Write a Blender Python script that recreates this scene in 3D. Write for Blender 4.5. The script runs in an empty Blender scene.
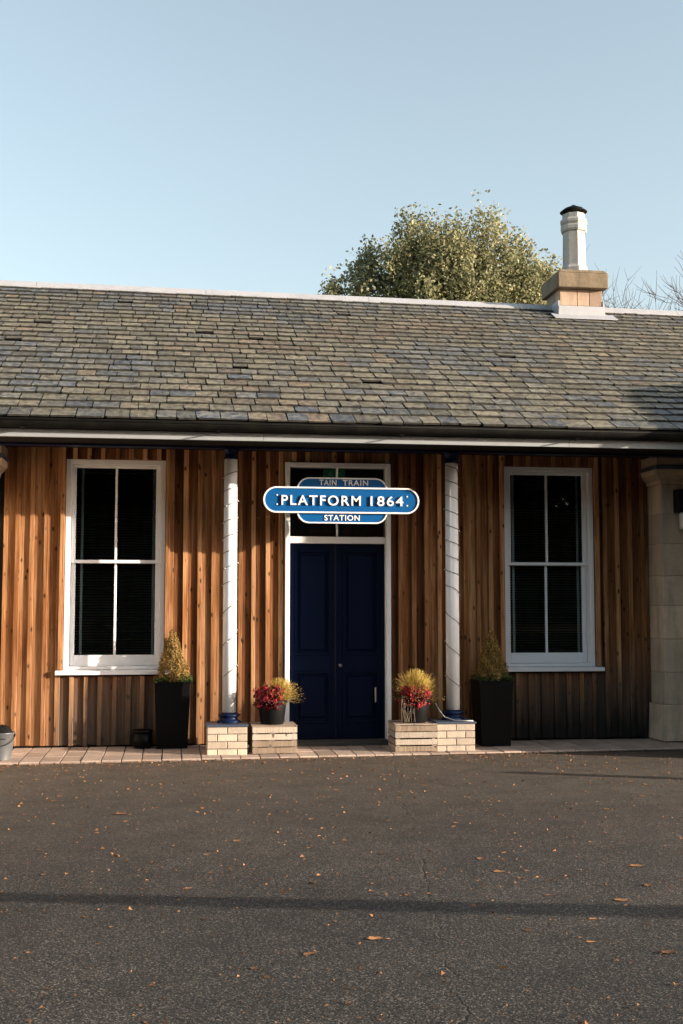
import bpy, math, random
from mathutils import Vector, Matrix, noise as mnoise
R = math.radians
random.seed(7)
S = bpy.context.scene
COL = S.collection

# ------------------------------------------------------------------ camera, sky, sun, exposure
PITCH, YAW = R(4.62), R(8.07)
cam = bpy.data.cameras.new('camera'); cam.sensor_fit = 'VERTICAL'; cam.sensor_height = 36.0
cam.lens = 1200.0 / 1024 * 36; cam.clip_start = .1; cam.clip_end = 2000
co = bpy.data.objects.new('camera', cam); COL.objects.link(co)
co.location = (0, -13.5, 1.52); co.rotation_euler = (R(90) + PITCH, 0, -YAW); S.camera = co

SUN_A, SUN_E = R(24.0), R(10.4)          # angle off the facade, elevation
sd = Vector((math.cos(SUN_E) * math.cos(SUN_A), -math.cos(SUN_E) * math.sin(SUN_A), math.sin(SUN_E)))
w = bpy.data.worlds.new('World'); S.world = w; w.use_nodes = True
nt = w.node_tree; bg = nt.nodes['Background']
sky = nt.nodes.new('ShaderNodeTexSky'); sky.sky_type = 'NISHITA'; sky.sun_disc = False
sky.sun_elevation = SUN_E; sky.sun_rotation = R(90) + SUN_A
sky.air_density = 1.0; sky.dust_density = 2.4; sky.ozone_density = 1.2; sky.altitude = 0
hs = nt.nodes.new('ShaderNodeHueSaturation'); hs.inputs['Saturation'].default_value = .64; hs.inputs['Hue'].default_value = .483
nt.links.new(sky.outputs[0], hs.inputs['Color']); nt.links.new(hs.outputs[0], bg.inputs[0]); bg.inputs[1].default_value = .148
sun = bpy.data.lights.new('sun', 'SUN'); sun.energy = 5.0; sun.angle = R(.5); sun.color = (1, .84, .68)
so = bpy.data.objects.new('sun', sun); COL.objects.link(so); so.location = (30, -20, 30)
so.rotation_euler = (-sd).to_track_quat('-Z', 'Y').to_euler()
S.view_settings.view_transform = 'Standard'; S.view_settings.look = 'None'
S.view_settings.gamma = 1; S.view_settings.use_curve_mapping = False
S.view_settings.exposure = 1.30
S.render.engine = 'CYCLES'; S.cycles.max_bounces = 8; S.cycles.transparent_max_bounces = 12

# ------------------------------------------------------------------ mesh helpers
def wloc(o):
    v = Vector((0, 0, 0))
    while o: v += o.location; o = o.parent
    return v
class MB:
    def __init__(s): s.v = []; s.f = []; s.t = []; s.sm = []; s.cur = (0.5, 0.5, 0.5); s.smooth = False; s.M = None
    def vert(s, p):
        p = Vector(p)
        if s.M is not None: p = s.M @ p
        s.v.append(tuple(p)); return len(s.v) - 1
    def face(s, idx): s.f.append(tuple(idx)); s.t.append(s.cur); s.sm.append(s.smooth)
    def poly(s, pts): s.face([s.vert(p) for p in pts])
    def hexa(s, a):                      # 8 points: bottom 4 ccw, top 4 ccw
        i = [s.vert(p) for p in a]
        for q in ((3,2,1,0),(4,5,6,7),(0,1,5,4),(1,2,6,5),(2,3,7,6),(3,0,4,7)): s.face([i[k] for k in q])
    def box(s, x0, x1, y0, y1, z0, z1):
        s.hexa([(x0,y0,z0),(x1,y0,z0),(x1,y1,z0),(x0,y1,z0),(x0,y0,z1),(x1,y0,z1),(x1,y1,z1),(x0,y1,z1)])
    def cbox(s, x0, x1, y0, y1, z0, z1, c=.004):   # chamfered front (-Y) face box
        b = [(x0,z0),(x1,z0),(x1,z1),(x0,z1)]; q = [(x0+c,z0+c),(x1-c,z0+c),(x1-c,z1-c),(x0+c,z1-c)]
        i0 = [s.vert((x,y1,z)) for x,z in b]; i1 = [s.vert((x,y0+c,z)) for x,z in b]; i2 = [s.vert((x,y0,z)) for x,z in q]
        for k in range(4):
            n = (k+1) % 4
            s.face((i0[k],i0[n],i1[n],i1[k])); s.face((i1[k],i1[n],i2[n],i2[k]))
        s.face(i2); s.face(i0[::-1])
    def lathe(s, cx, cy, prof, n=32, cap=True, sm=True):
        o = s.smooth; s.smooth = sm; rings = []
        for r, z in prof: rings.append([s.vert((cx + r*math.cos(2*math.pi*k/n), cy + r*math.sin(2*math.pi*k/n), z)) for k in range(n)])
        for a, b in zip(rings, rings[1:]):
            for k in range(n): s.face((a[k], a[(k+1)%n], b[(k+1)%n], b[k]))
        s.smooth = False
        if cap: s.face(rings[0][::-1]); s.face(rings[-1])
        s.smooth = o
    def prism(s, pts, y0, y1):           # outline in XZ (ccw seen from -Y), extruded y0 (front) .. y1 (back)
        a = [s.vert((x,y0,z)) for x,z in pts]; b = [s.vert((x,y1,z)) for x,z in pts]; n = len(pts)
        s.face(a); s.face(b[::-1])
        for k in range(n): s.face((b[k], b[(k+1)%n], a[(k+1)%n], a[k]))
    def ring(s, po, pi, y0, y1):
        n = len(po); ao = [s.vert((x,y0,z)) for x,z in po]; ai = [s.vert((x,y0,z)) for x,z in pi]
        bo = [s.vert((x,y1,z)) for x,z in po]; bi = [s.vert((x,y1,z)) for x,z in pi]
        for k in range(n):
            m = (k+1) % n
            s.face((ao[k],ao[m],ai[m],ai[k])); s.face((bo[k],bo[m],ao[m],ao[k])); s.face((ai[k],ai[m],bi[m],bi[k])); s.face((bo[m],bo[k],bi[k],bi[m]))
    def tube(s, pts, rad, n=6, sm=True):
        o = s.smooth; s.smooth = sm
        pts = [Vector(p) for p in pts]
        if not hasattr(rad, '__len__'): rad = [rad]*len(pts)
        rings = []
        for i, p in enumerate(pts):
            d = (pts[min(i+1,len(pts)-1)] - pts[max(i-1,0)]).normalized()
            u = d.cross(Vector((0,0,1)) if abs(d.z) < .95 else Vector((1,0,0))).normalized(); v = u.cross(d)
            rings.append([s.vert(p + rad[i]*(u*math.cos(2*math.pi*k/n) + v*math.sin(2*math.pi*k/n))) for k in range(n)])
        for a, b in zip(rings, rings[1:]):
            for k in range(n): s.face((a[k], a[(k+1)%n], b[(k+1)%n], b[k]))
        s.face(rings[0][::-1]); s.face(rings[-1]); s.smooth = o
    def build(s, name, m, parent=None, bevel=0):
        off = wloc(parent) if parent else Vector((0,0,0))
        me = bpy.data.meshes.new(name); me.from_pydata([tuple(Vector(p)-off) for p in s.v], [], s.f)
        me.polygons.foreach_set('use_smooth', s.sm)
        at = me.color_attributes.new('tint', 'FLOAT_COLOR', 'CORNER'); cols = []
        for p, t in zip(me.polygons, s.t): cols += [t[0], t[1], t[2], 1.0] * p.loop_total
        at.data.foreach_set('color', cols)
        me.materials.append(m); me.update()
        o = bpy.data.objects.new(name, me); COL.objects.link(o)
        if parent: o.parent = parent
        if bevel:
            b = o.modifiers.new('bevel', 'BEVEL'); b.width = bevel; b.segments = 2; b.limit_method = 'ANGLE'; b.angle_limit = R(40)
        return o
def empty(name, loc, label, cat, group=None):
    o = bpy.data.objects.new(name, None); COL.objects.link(o); o.location = loc; return tag(o, label, cat, group)
def tag(o, label=None, cat=None, group=None, kind=None):
    if label: o['label'] = label
    if cat: o['category'] = cat
    if group: o['group'] = group
    if kind: o['kind'] = kind
    return o

# ------------------------------------------------------------------ material helpers
class Mat:
    def __init__(s, name, rough=.7, spec=.35):
        s.m = bpy.data.materials.new(name); s.m.use_nodes = True; s.t = s.m.node_tree; s.b = s.t.nodes['Principled BSDF']
        s.b.inputs['Roughness'].default_value = rough; s.b.inputs['Specular IOR Level'].default_value = spec
        s.co = s.n('ShaderNodeTexCoord').outputs['Object']
    def n(s, k, **kw):
        x = s.t.nodes.new(k)
        for a, v in kw.items(): setattr(x, a, v)
        return x
    def ln(s, a, b): s.t.links.new(a, b)
    def put(s, sock, v):
        if hasattr(v, 'is_output') or isinstance(v, bpy.types.NodeSocket): s.ln(v, sock)
        else: sock.default_value = v
    def map(s, sc=(1,1,1), vec=None, loc=(0,0,0)):
        x = s.n('ShaderNodeMapping'); s.ln(vec or s.co, x.inputs[0]); x.inputs['Scale'].default_value = sc; x.inputs['Location'].default_value = loc; return x.outputs[0]
    def noise(s, scale, detail=4, rough=.6, vec=None, dist=0):
        x = s.n('ShaderNodeTexNoise'); s.ln(vec or s.co, x.inputs['Vector']); x.inputs['Scale'].default_value = scale
        x.inputs['Detail'].default_value = detail; x.inputs['Roughness'].default_value = rough; x.inputs['Distortion'].default_value = dist; return x.outputs['Fac']
    def voro(s, scale, vec=None, feature='F1', out='Distance'):
        x = s.n('ShaderNodeTexVoronoi', feature=feature); s.ln(vec or s.co, x.inputs['Vector']); x.inputs['Scale'].default_value = scale; return x.outputs[out]
    def ramp(s, fac, stops):
        x = s.n('ShaderNodeValToRGB'); s.ln(fac, x.inputs[0]); e = x.color_ramp.elements
        while len(e) < len(stops): e.new(.5)
        for q, (p, c) in zip(e, stops): q.position = p; q.color = (c, c, c, 1) if not hasattr(c, '__len__') else (*c, 1)
        return x.outputs[0]
    def mix(s, fac, a, b, mode='MIX'):
        x = s.n('ShaderNodeMix', data_type='RGBA', blend_type=mode); s.put(x.inputs[0], fac)
        for sock, v in ((x.inputs[6], a), (x.inputs[7], b)):
            if isinstance(v, bpy.types.NodeSocket): s.ln(v, sock)
            else: sock.default_value = (*v, 1) if hasattr(v, '__len__') else (v, v, v, 1)
        return x.outputs[2]
    def math(s, op, a, b=0.0, clamp=False):
        x = s.n('ShaderNodeMath', operation=op, use_clamp=clamp); s.put(x.inputs[0], a); s.put(x.inputs[1], b); return x.outputs[0]
    def xyz(s, vec=None):
        x = s.n('ShaderNodeSeparateXYZ'); s.ln(vec or s.co, x.inputs[0]); return x.outputs
    def tint(s):
        x = s.n('ShaderNodeVertexColor', layer_name='tint'); y = s.n('ShaderNodeSeparateColor'); s.ln(x.outputs[0], y.inputs[0]); return y.outputs
    def color(s, c): s.put(s.b.inputs['Base Color'], c if isinstance(c, bpy.types.NodeSocket) else (*c, 1)); return s
    def rough(s, r): s.put(s.b.inputs['Roughness'], r); return s
    def bump(s, h, dist=.01, strength=1.0):
        x = s.n('ShaderNodeBump'); s.ln(h, x.inputs['Height']); x.inputs['Distance'].default_value = dist; x.inputs['Strength'].default_value = strength
        s.ln(x.outputs[0], s.b.inputs['Normal']); return s

def paint(name, c, dirt=.25, rough=.45, dcol=(.12,.10,.08)):
    k = Mat(name, rough, .12 if max(c) < .05 else .35); n1 = k.noise(3.0, 6, .65); n2 = k.noise(40, 3)
    a = k.ramp(n1, [(.45, 0.0), (.75, dirt)]); col = k.mix(a, c, dcol); k.color(k.mix(.18, col, k.mix(n2, tuple(x*.7 for x in c), c)))
    k.bump(n2, .002, .4); return k.m
M = {}
M['white'] = paint('white_paint', (.77,.785,.80), .10, .4, (.4,.38,.35))
M['fascia'] = paint('fascia_paint', (.28,.30,.31), .35, .5, (.2,.2,.18))
M['navy'] = paint('navy_paint', (.006,.013,.045), .12, .38, (.02,.02,.025))
M['door'] = paint('door_paint', (.0022,.0056,.021), .10, .36, (.004,.005,.010))
M['black'] = paint('black_metal', (.006,.006,.0065), .3, .45, (.014,.013,.012))
M['gutter'] = paint('gutter_paint', (.0025,.0025,.0025), .6, .7, (.02,.022,.011))
M['planter'] = paint('planter_resin', (.004,.004,.0045), .25, .45, (.010,.010,.009))
M['soil'] = paint('soil', (.03,.02,.013), .3, .95)
M['wire'] = paint('wire', (.10,.11,.10), .2, .5)
M['cable'] = paint('cable_white', (.6,.6,.58), .2, .4)
M['steel'] = paint('galvanised_steel', (.11,.12,.125), .5, .38, (.2,.2,.2)); M['steel'].node_tree.nodes['Principled BSDF'].inputs['Metallic'].default_value = .35
M['bag'] = paint('black_sack', (.01,.01,.011), .1, .3)
M['brass'] = paint('handle_metal', (.35,.35,.36), .2, .3); M['brass'].node_tree.nodes['Principled BSDF'].inputs['Metallic'].default_value = .8
M['lead'] = paint('lead_sheet', (.36,.37,.39), .5, .5, (.22,.22,.22))
M['slab'] = paint('navy_slab', (.05,.065,.10), .3, .45, (.1,.1,.1))
M['signblue'] = paint('sign_blue', (.004,.085,.26), .12, .30, (.015,.06,.15))
M['signwhite'] = paint('sign_white', (.80,.80,.80), .08, .35)
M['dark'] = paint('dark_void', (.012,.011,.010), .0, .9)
M['blind'] = paint('blind_slat', (.045,.047,.048), .2, .6)
M['tape'] = paint('blind_tape', (.62,.63,.63), .1, .7)
M['lampglass'] = paint('opal_glass', (.6,.6,.58), .1, .25)
k = Mat('exit_green', .5); k.color((.004,.06,.028)); k.b.inputs['Emission Color'].default_value = (.03,.5,.22,1); k.b.inputs['Emission Strength'].default_value = .010; M['exit'] = k.m

k = Mat('window_glass')                                  # thin pane: clear with a fresnel reflection
tr = k.n('ShaderNodeBsdfTransparent'); gl = k.n('ShaderNodeBsdfGlossy'); fr = k.n('ShaderNodeFresnel'); mx = k.n('ShaderNodeMixShader')
tr.inputs[0].default_value = (.82,.85,.84,1); gl.inputs['Roughness'].default_value = .015; fr.inputs[0].default_value = 1.5
bn = k.n('ShaderNodeBump'); k.ln(k.noise(1.1, 1), bn.inputs['Height']); bn.inputs['Distance'].default_value = .006; bn.inputs['Strength'].default_value = .2
k.ln(bn.outputs[0], gl.inputs['Normal'])
k.ln(fr.outputs[0], mx.inputs[0]); k.ln(tr.outputs[0], mx.inputs[1]); k.ln(gl.outputs[0], mx.inputs[2])
k.ln(mx.outputs[0], k.t.nodes['Material Output'].inputs[0]); M['glass'] = k.m

def wood(name, stops, grey=None, weather=False):
    k = Mat(name, .75, .12); t = k.tint(); x, y, z = k.xyz()
    cx = k.n('ShaderNodeCombineXYZ'); k.ln(k.math('ADD', k.math('MULTIPLY', t[0], 37.0), x), cx.inputs[0]); k.ln(y, cx.inputs[1])
    k.ln(k.math('ADD', k.math('MULTIPLY', t[1], 53.0), z), cx.inputs[2]); v = cx.outputs[0]
    g1 = k.noise(1.0, 6, .65, k.map((60, 60, 1.6), v), .6); g2 = k.noise(1.0, 3, .6, k.map((7, 7, .9), v), .4)
    f = k.math('ADD', k.math('MULTIPLY', g1, .42), k.math('ADD', k.math('MULTIPLY', g2, .42), k.math('MULTIPLY', t[2], .16)))
    c = k.ramp(f, stops)
    kn = k.voro(1.0, k.map((11, 11, 5.2), v)); km = k.ramp(kn, [(.08, 1.0), (.19, 0.0)])
    c = k.mix(k.math('MULTIPLY', km, .85), c, tuple(q*.25 for q in stops[0][1]))
    # each board its own tone
    c = k.mix(1.0, c, k.ramp(t[2], [(0, (.46,.39,.33)), (.35, (.80,.72,.64)), (.7, (1.0,1.0,1.0)), (1, (1.3,1.27,1.2))]), 'MULTIPLY')
    if weather:
        # silvered timber under the sills and damp staining at the foot
        def band(v_, a, b): return k.math('MULTIPLY', k.math('SUBTRACT', v_, a), 1.0/(b-a), True)
        nz = k.math('MULTIPLY', k.math('SUBTRACT', k.noise(1.0, 5, .6, k.map((9, 9, 1.2))), .5), .9)
        zz = k.math('ADD', z, nz)
        low = k.math('SUBTRACT', 1.0, band(zz, .35, 1.15), True)
        wl = k.math('MULTIPLY', band(x, -1.35, -1.05), k.math('SUBTRACT', 1.0, band(x, -.05, .35), True))
        wr = band(x, 3.55, 3.95)
        wx = k.math('ADD', k.math('MAXIMUM', wl, wr), .12, True)
        gm = k.math('MULTIPLY', k.math('MULTIPLY', low, wx), .62)
        c = k.mix(gm, c, k.mix(g1, (.06,.045,.033), (.25,.20,.155)))
        foot = k.math('SUBTRACT', 1.0, band(zz, .15, .90), True)
        fm = k.math('MULTIPLY', k.math('MULTIPLY', foot, k.math('MAXIMUM', k.math('MULTIPLY', wl, .55), k.math('MAXIMUM', wr, .12))), .95)
        c = k.mix(fm, c, (.014,.014,.014))
    k.color(c); k.bump(k.math('ADD', g1, k.math('MULTIPLY', km, -.4)), .006, .8); return k.m
M['larch'] = wood('larch_boards', [(.30,(.042,.018,.007)),(.48,(.215,.096,.038)),(.67,(.47,.28,.145))], weather=True)
M['crate'] = wood('crate_wood', [(.28,(.17,.142,.115)),(.5,(.335,.285,.235)),(.72,(.45,.395,.335))])
M['pole'] = wood('pole_wood', [(.28,(.07,.05,.035)),(.5,(.13,.10,.075)),(.72,(.2,.16,.12))])

def stone(name, c0, c1, stain):
    k = Mat(name, .85, .2); t = k.tint(); x, y, z = k.xyz()
    n1 = k.noise(2.2, 6, .6); n2 = k.noise(30, 4, .65); n3 = k.noise(1.0, 5, .65, k.map((5, 5, .9)))
    c = k.mix(n2, c0, c1); c = k.mix(1.0, c, k.ramp(t[2], [(0,(.68,.64,.6)),(.5,(.95,.93,.9)),(1,(1.15,1.08,1.0))]), 'MULTIPLY')
    c = k.mix(k.ramp(n3, [(.45,0.0),(.7,.75)]), c, stain); c = k.mix(k.ramp(n1, [(.5,0.0),(.72,.5)]), c, tuple(q*.5 for q in c0))
    k.color(c); k.bump(n2, .006, .6); return k.m
M['sandstone'] = stone('sandstone', (.45,.37,.275), (.66,.56,.44), (.22,.205,.175))
M['capstone'] = stone('mossy_capstone', (.15,.12,.08), (.28,.22,.15), (.045,.045,.03))
M['pinkstone'] = stone('pink_sandstone', (.32,.235,.175), (.45,.355,.28), (.23,.18,.14))
M['buffbrick'] = stone('buff_brick', (.43,.365,.29), (.57,.50,.42), (.34,.29,.235))
M['mortar'] = stone('mortar', (.16,.14,.12), (.24,.21,.18), (.12,.11,.1))
M['clay'] = stone('pale_clay', (.42,.40,.36), (.58,.56,.52), (.22,.21,.19))

k = Mat('slates', .62, .4); t = k.tint(); n1 = k.noise(16, 6, .7); n2 = k.noise(.9, 5, .6); n3 = k.noise(55, 3, .6)
cc = k.ramp(t[0], [(0,(.070,.082,.105)),(.25,(.095,.098,.098)),(.5,(.128,.115,.085)),(.7,(.155,.137,.098)),(.85,(.125,.098,.072)),(1,(.16,.12,.082))])
c = k.mix(1.0, cc, k.ramp(n1, [(.36,(.35,.35,.37)),(.64,(1.5,1.48,1.42))]), 'MULTIPLY')
c = k.mix(k.math('MULTIPLY', k.ramp(n1, [(.46,0.0),(.62,1.0)]), k.ramp(n2, [(.35,.15),(.62,.75)])), c, (.20,.185,.125))     # lichen
c = k.mix(k.ramp(n3, [(.62,0.0),(.72,.5)]), c, (.30,.29,.24))
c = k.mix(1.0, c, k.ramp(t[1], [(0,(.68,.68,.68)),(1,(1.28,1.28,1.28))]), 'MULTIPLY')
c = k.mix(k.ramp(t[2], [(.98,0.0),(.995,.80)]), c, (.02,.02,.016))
k.color(c); k.bump(n1, .006, .8); k.rough(k.ramp(n1, [(.3,.5),(.7,.75)])); M['slate'] = k.m

# ground
k = Mat('asphalt', .8, .3); x, y, z = k.xyz()
vc = k.voro(165, out='Color'); s1 = k.n('ShaderNodeSeparateColor'); k.ln(vc, s1.inputs[0])
nb = k.noise(.35, 5, .6); nm = k.noise(3.2, 5, .65); nf = k.noise(60, 3, .7)
c = k.ramp(s1.outputs[0], [(0,(.009,.0085,.008)),(.45,(.026,.024,.022)),(.85,(.062,.056,.050)),(1,(.21,.185,.16))])
c = k.mix(1.0, c, k.ramp(nm, [(.3,(.75,.74,.73)),(.7,(1.25,1.22,1.18))]), 'MULTIPLY')
c = k.mix(1.0, c, k.ramp(nb, [(.32,(.68,.68,.69)),(.68,(1.28,1.26,1.22))]), 'MULTIPLY')
near_bldg = k.math('MULTIPLY', k.math('ADD', y, 6.5), 1/5.0, True)                   # paler, browner mix towards the building
c = k.mix(k.math('MULTIPLY', near_bldg, k.ramp(nm, [(.3,.30),(.7,.75)])), c, k.mix(nf, (.075,.058,.043), (.16,.128,.096)))
# long construction seam running away from the door
sx = k.math('SUBTRACT', k.math('SUBTRACT', x, 2.46), k.math('MULTIPLY', y, .152))
sx = k.math('ADD', sx, k.math('MULTIPLY', k.math('SUBTRACT', k.noise(2.5, 4, .7), .5), .22))
sm = k.math('SUBTRACT', 1.0, k.math('MULTIPLY', k.math('ABSOLUTE', sx), 1/.011, True)); sm = k.math('MULTIPLY', sm, k.ramp(k.noise(1.3, 3), [(.45,0.0),(.62,.6)]))
c = k.mix(sm, c, (.016,.015,.014))
k.color(c); h = k.math('SUBTRACT', k.math('ADD', k.math('MULTIPLY', s1.outputs[0], .6), k.math('MULTIPLY', nf, .6)), sm); k.bump(h, .012, 1.0); M['asphalt'] = k.m
k = Mat('rough_grass', .9); k.color(k.mix(k.noise(2, 5), (.03,.05,.015), (.09,.10,.035))); k.bump(k.noise(30, 3), .05); M['grass'] = k.m
M['paver'] = stone('paver', (.36,.285,.24), (.50,.405,.35), (.30,.24,.205))
M['step'] = paint('step_concrete', (.06,.055,.05), .3, .8)

def leafmat(name, a, b, rough=.6, trans=.35):
    k = Mat(name, rough, .3); t = k.tint(); c = k.mix(t[0], a, b); c = k.mix(1.0, c, k.ramp(t[1], [(0,(.6,.6,.6)),(1,(1.4,1.4,1.4))]), 'MULTIPLY'); k.color(c)
    tl = k.n('ShaderNodeBsdfTranslucent'); k.ln(c, tl.inputs[0]); mx = k.n('ShaderNodeMixShader'); mx.inputs[0].default_value = trans
    k.ln(k.b.outputs[0], mx.inputs[1]); k.ln(tl.outputs[0], mx.inputs[2]); k.ln(mx.outputs[0], k.t.nodes['Material Output'].inputs[0]); return k.m
M['crown'] = leafmat('autumn_foliage', (.155,.175,.095), (.345,.315,.16))
M['darkleaf'] = leafmat('dark_foliage', (.012,.018,.009), (.035,.04,.018))
M['conifer'] = leafmat('golden_conifer', (.17,.12,.035), (.47,.31,.10))
M['ivy'] = leafmat('ivy_leaves', (.03,.06,.015), (.13,.17,.045))
M['red'] = leafmat('red_leaves', (.05,.006,.010), (.38,.025,.028))
M['gold'] = leafmat('golden_grass', (.38,.25,.05), (.66,.52,.17))
M['litter'] = leafmat('fallen_leaf', (.11,.055,.022), (.37,.175,.07), .7, .15)
M['bark'] = paint('bark', (.07,.055,.045), .4, .9)

# ------------------------------------------------------------------ ground
b = MB(); b.poly([(-600,-500,-.03),(600,-500,-.03),(600,700,-.03),(-600,700,-.03)]); tag(b.build('ground', M['grass']), kind='structure')
b = MB(); b.poly([(-30,-27,0),(32,-27,0),(32,.2,0),(-30,.2,0)]); tag(b.build('road', M['asphalt']), kind='structure')
# pavement: rows of pavers whose front edge runs a touch askew
def fronty(X): return -1.25 + .040*(X + 1.0)
b = MB(); X = -7.2; rp = random.Random(3)
while X < 5.94:
    wd = .198
    yy = [fronty(X+.1), fronty(X+.1)+.40, fronty(X+.1)+.80]
    for r0, r1 in ((yy[0], yy[1]), (yy[1], yy[2]), (yy[2], -.03)):
        if r1 - r0 < .05: continue
        b.cur = (rp.random(), rp.random(), rp.random()); dz = rp.uniform(-.003,.003)
        b.hexa([(X+.004,r0+.004,0),(X+wd-.004,r0+.004,0),(X+wd-.004,r1-.004,0),(X+.004,r1-.004,0),(X+.007,r0+.007,.022+dz),(X+wd-.007,r0+.007,.022+dz),(X+wd-.007,r1-.007,.022+dz),(X+.007,r1-.007,.022+dz)])
    X += wd
tag(b.build('pavement', M['paver']), kind='structure')
b = MB(); b.poly([(-7.2,-1.48,.008),(5.9,-1.0,.008),(5.9,-.0,.008),(-7.2,-.0,.008)]); tag(b.build('pavement_bed', M['mortar']), kind='structure')

# ------------------------------------------------------------------ station building
ST = empty('station_building', (0,0,0), 'single storey station building clad in larch boards with slate roof and navy door', 'building')
WL = (-1.16, -.07, .86, 3.175); WR = (3.81, 4.895, .86, 3.175); DO = (1.265, 2.47, .0, 3.175)
X0, X1, ZT = -1.80, 5.56, 3.34
# structural wall behind the boards, pieced round the openings
b = MB()
def wallstrip(x0, x1, z0, z1): b.box(x0, x1, .0, .25, z0, z1)
wallstrip(-2.2, WL[0]+.02, 0, ZT); wallstrip(WL[0]+.02, WL[1]-.02, 0, .87); wallstrip(WL[0]+.02, WL[1]-.02, 3.16, ZT)
wallstrip(WL[1]-.02, DO[0]+.02, 0, ZT); wallstrip(DO[0]+.02, DO[1]-.02, 3.16, ZT); wallstrip(DO[1]-.02, WR[0]+.02, 0, ZT)
wallstrip(WR[0]+.02, WR[1]-.02, 0, .87); wallstrip(WR[0]+.02, WR[1]-.02, 3.16, ZT); wallstrip(WR[1]-.02, 5.9, 0, ZT)
b.build('inner_wall', M['dark'], ST)
# larch: wide back boards, narrow cover battens in front
b = MB(); rb = random.Random(11); P = .152
def cutboard(x0, x1, y0, y1, z0, z1):
    segs = [(x0, x1, z0, z1)]
    for o in (WL, WR, DO):
        ns = []
        oz0 = o[2] - (.075 if o is not DO else 0)
        for a, c, e, f in segs:
            if c <= o[0] or a >= o[1]: ns.append((a, c, e, f)); continue
            if a < o[0]-.004: ns.append((a, o[0]-.002, e, f))
            if c > o[1]+.004: ns.append((o[1]+.002, c, e, f))
            m0, m1 = max(a, o[0]-.002), min(c, o[1]+.002)
            if e < oz0: ns.append((m0, m1, e, oz0))
            if f > o[3]: ns.append((m0, m1, o[3]+.002, f))
        segs = ns
    for a, c, e, f in segs:
        if c - a > .008 and f - e > .02: b.cbox(a, c, y0, y1, e, f, .003)
X = X0 - .02; i = 0
while X < X1:
    jit = rb.uniform(-.004,.004)
    t2 = rb.choice([.05,.15,.25,.35,.45,.55,.65]) + rb.uniform(-.1,.1)
    b.cur = (rb.random(), rb.random(), max(0, t2)); cutboard(X, min(X+P-.003, X1), -.022+rb.uniform(0,.002), .0, .035+rb.uniform(0,.01), ZT)
    bw = .049 + rb.uniform(-.005,.007)
    b.cur = (rb.random(), rb.random(), min(1, .75 + rb.uniform(-.3,.28))); xx = X + jit - bw/2
    if xx + bw < X1: cutboard(max(xx, X0), xx+bw, -.051+rb.uniform(-.004,.003), -.0225, .03+rb.uniform(0,.02), ZT-.0)
    X += P
for o in (WL, WR):
    for xa in (o[0]-.052, o[1]+.004):
        b.cur = (rb.random(), rb.random(), rb.uniform(.7,.95)); b.cbox(xa, xa+.048, -.0705, -.0225, o[2]+.002, ZT-.02, .003)
b.build('timber_cladding', M['larch'], ST)

def window(o, label):
    x0, x1, z0, z1 = o; b = MB(); f = .055
    # box frame, its face just behind the cover battens
    b.cbox(x0, x0+f, -.012, .17, z0, z1); b.cbox(x1-f, x1, -.012, .17, z0, z1); b.cbox(x0+f, x1-f, -.012, .17, z1-f, z1); b.cbox(x0+f, x1-f, -.012, .17, z0, z0+.03)
    w = b.build('window', M['white'], ST); tag(w, label)
    zm = 2.045; st = .05
    def sash(za, zb, y0, bot, top):
        b = MB(); y1 = y0 + .045; a, c = x0+f+.002, x1-f-.002
        b.cbox(a, a+st, y0, y1, za, zb); b.cbox(c-st, c, y0, y1, za, zb); b.cbox(a+st, c-st, y0, y1, za, za+bot); b.cbox(a+st, c-st, y0, y1, zb-top, zb)
        xm = (a+c)/2; b.cbox(xm-.013, xm+.013, y0+.006, y1-.004, za+bot, zb-top)
        s = b.build('sash', M['white'], w)
        g = MB(); g.box(a+st-.004, c-st+.004, y1-.016, y1-.012, za+bot-.004, zb-top+.004); g.build('glass_pane', M['glass'], w)
    sash(zm-.018, z1-f-.002, .055, .036, .03); sash(z0+.032, zm+.018, .104, .12, .036)
    b = MB(); b.cbox((x0+x1)/2-.02, (x0+x1)/2+.02, .085, .103, zm+.02, zm+.045, .004); b.build('sash_catch', M['brass'], w)
    b = MB(); b.hexa([(x0-.075,-.115,z0-.055),(x1+.075,-.115,z0-.055),(x1+.075,.0,z0-.05),(x0-.075,.0,z0-.05),(x0-.075,-.115,z0-.014),(x1+.075,-.115,z0-.014),(x1+.075,.0,z0-.002),(x0-.075,.0,z0-.002)])
    b.build('sill', M['white'], w, .004)
    b = MB(); z = z0+.06
    while z < z1-.04:
        b.hexa([(x0+.07,.190,z),(x1-.07,.190,z),(x1-.07,.224,z+.014),(x0+.07,.224,z+.014),(x0+.07,.190,z+.002),(x1-.07,.190,z+.002),(x1-.07,.224,z+.016),(x0+.07,.224,z+.016)]); z += .030
    bl = b.build('blind', M['blind'], w)
    b = MB()
    for xt in (x0+.155, x1-.145): b.box(xt, xt+.028, .182, .185, z0+.04, z1-.05)
    b.build('blind_tape', M['tape'], w)
window(WL, 'white sash window left of the door'); window(WR, 'white sash window right of the door')

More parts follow.
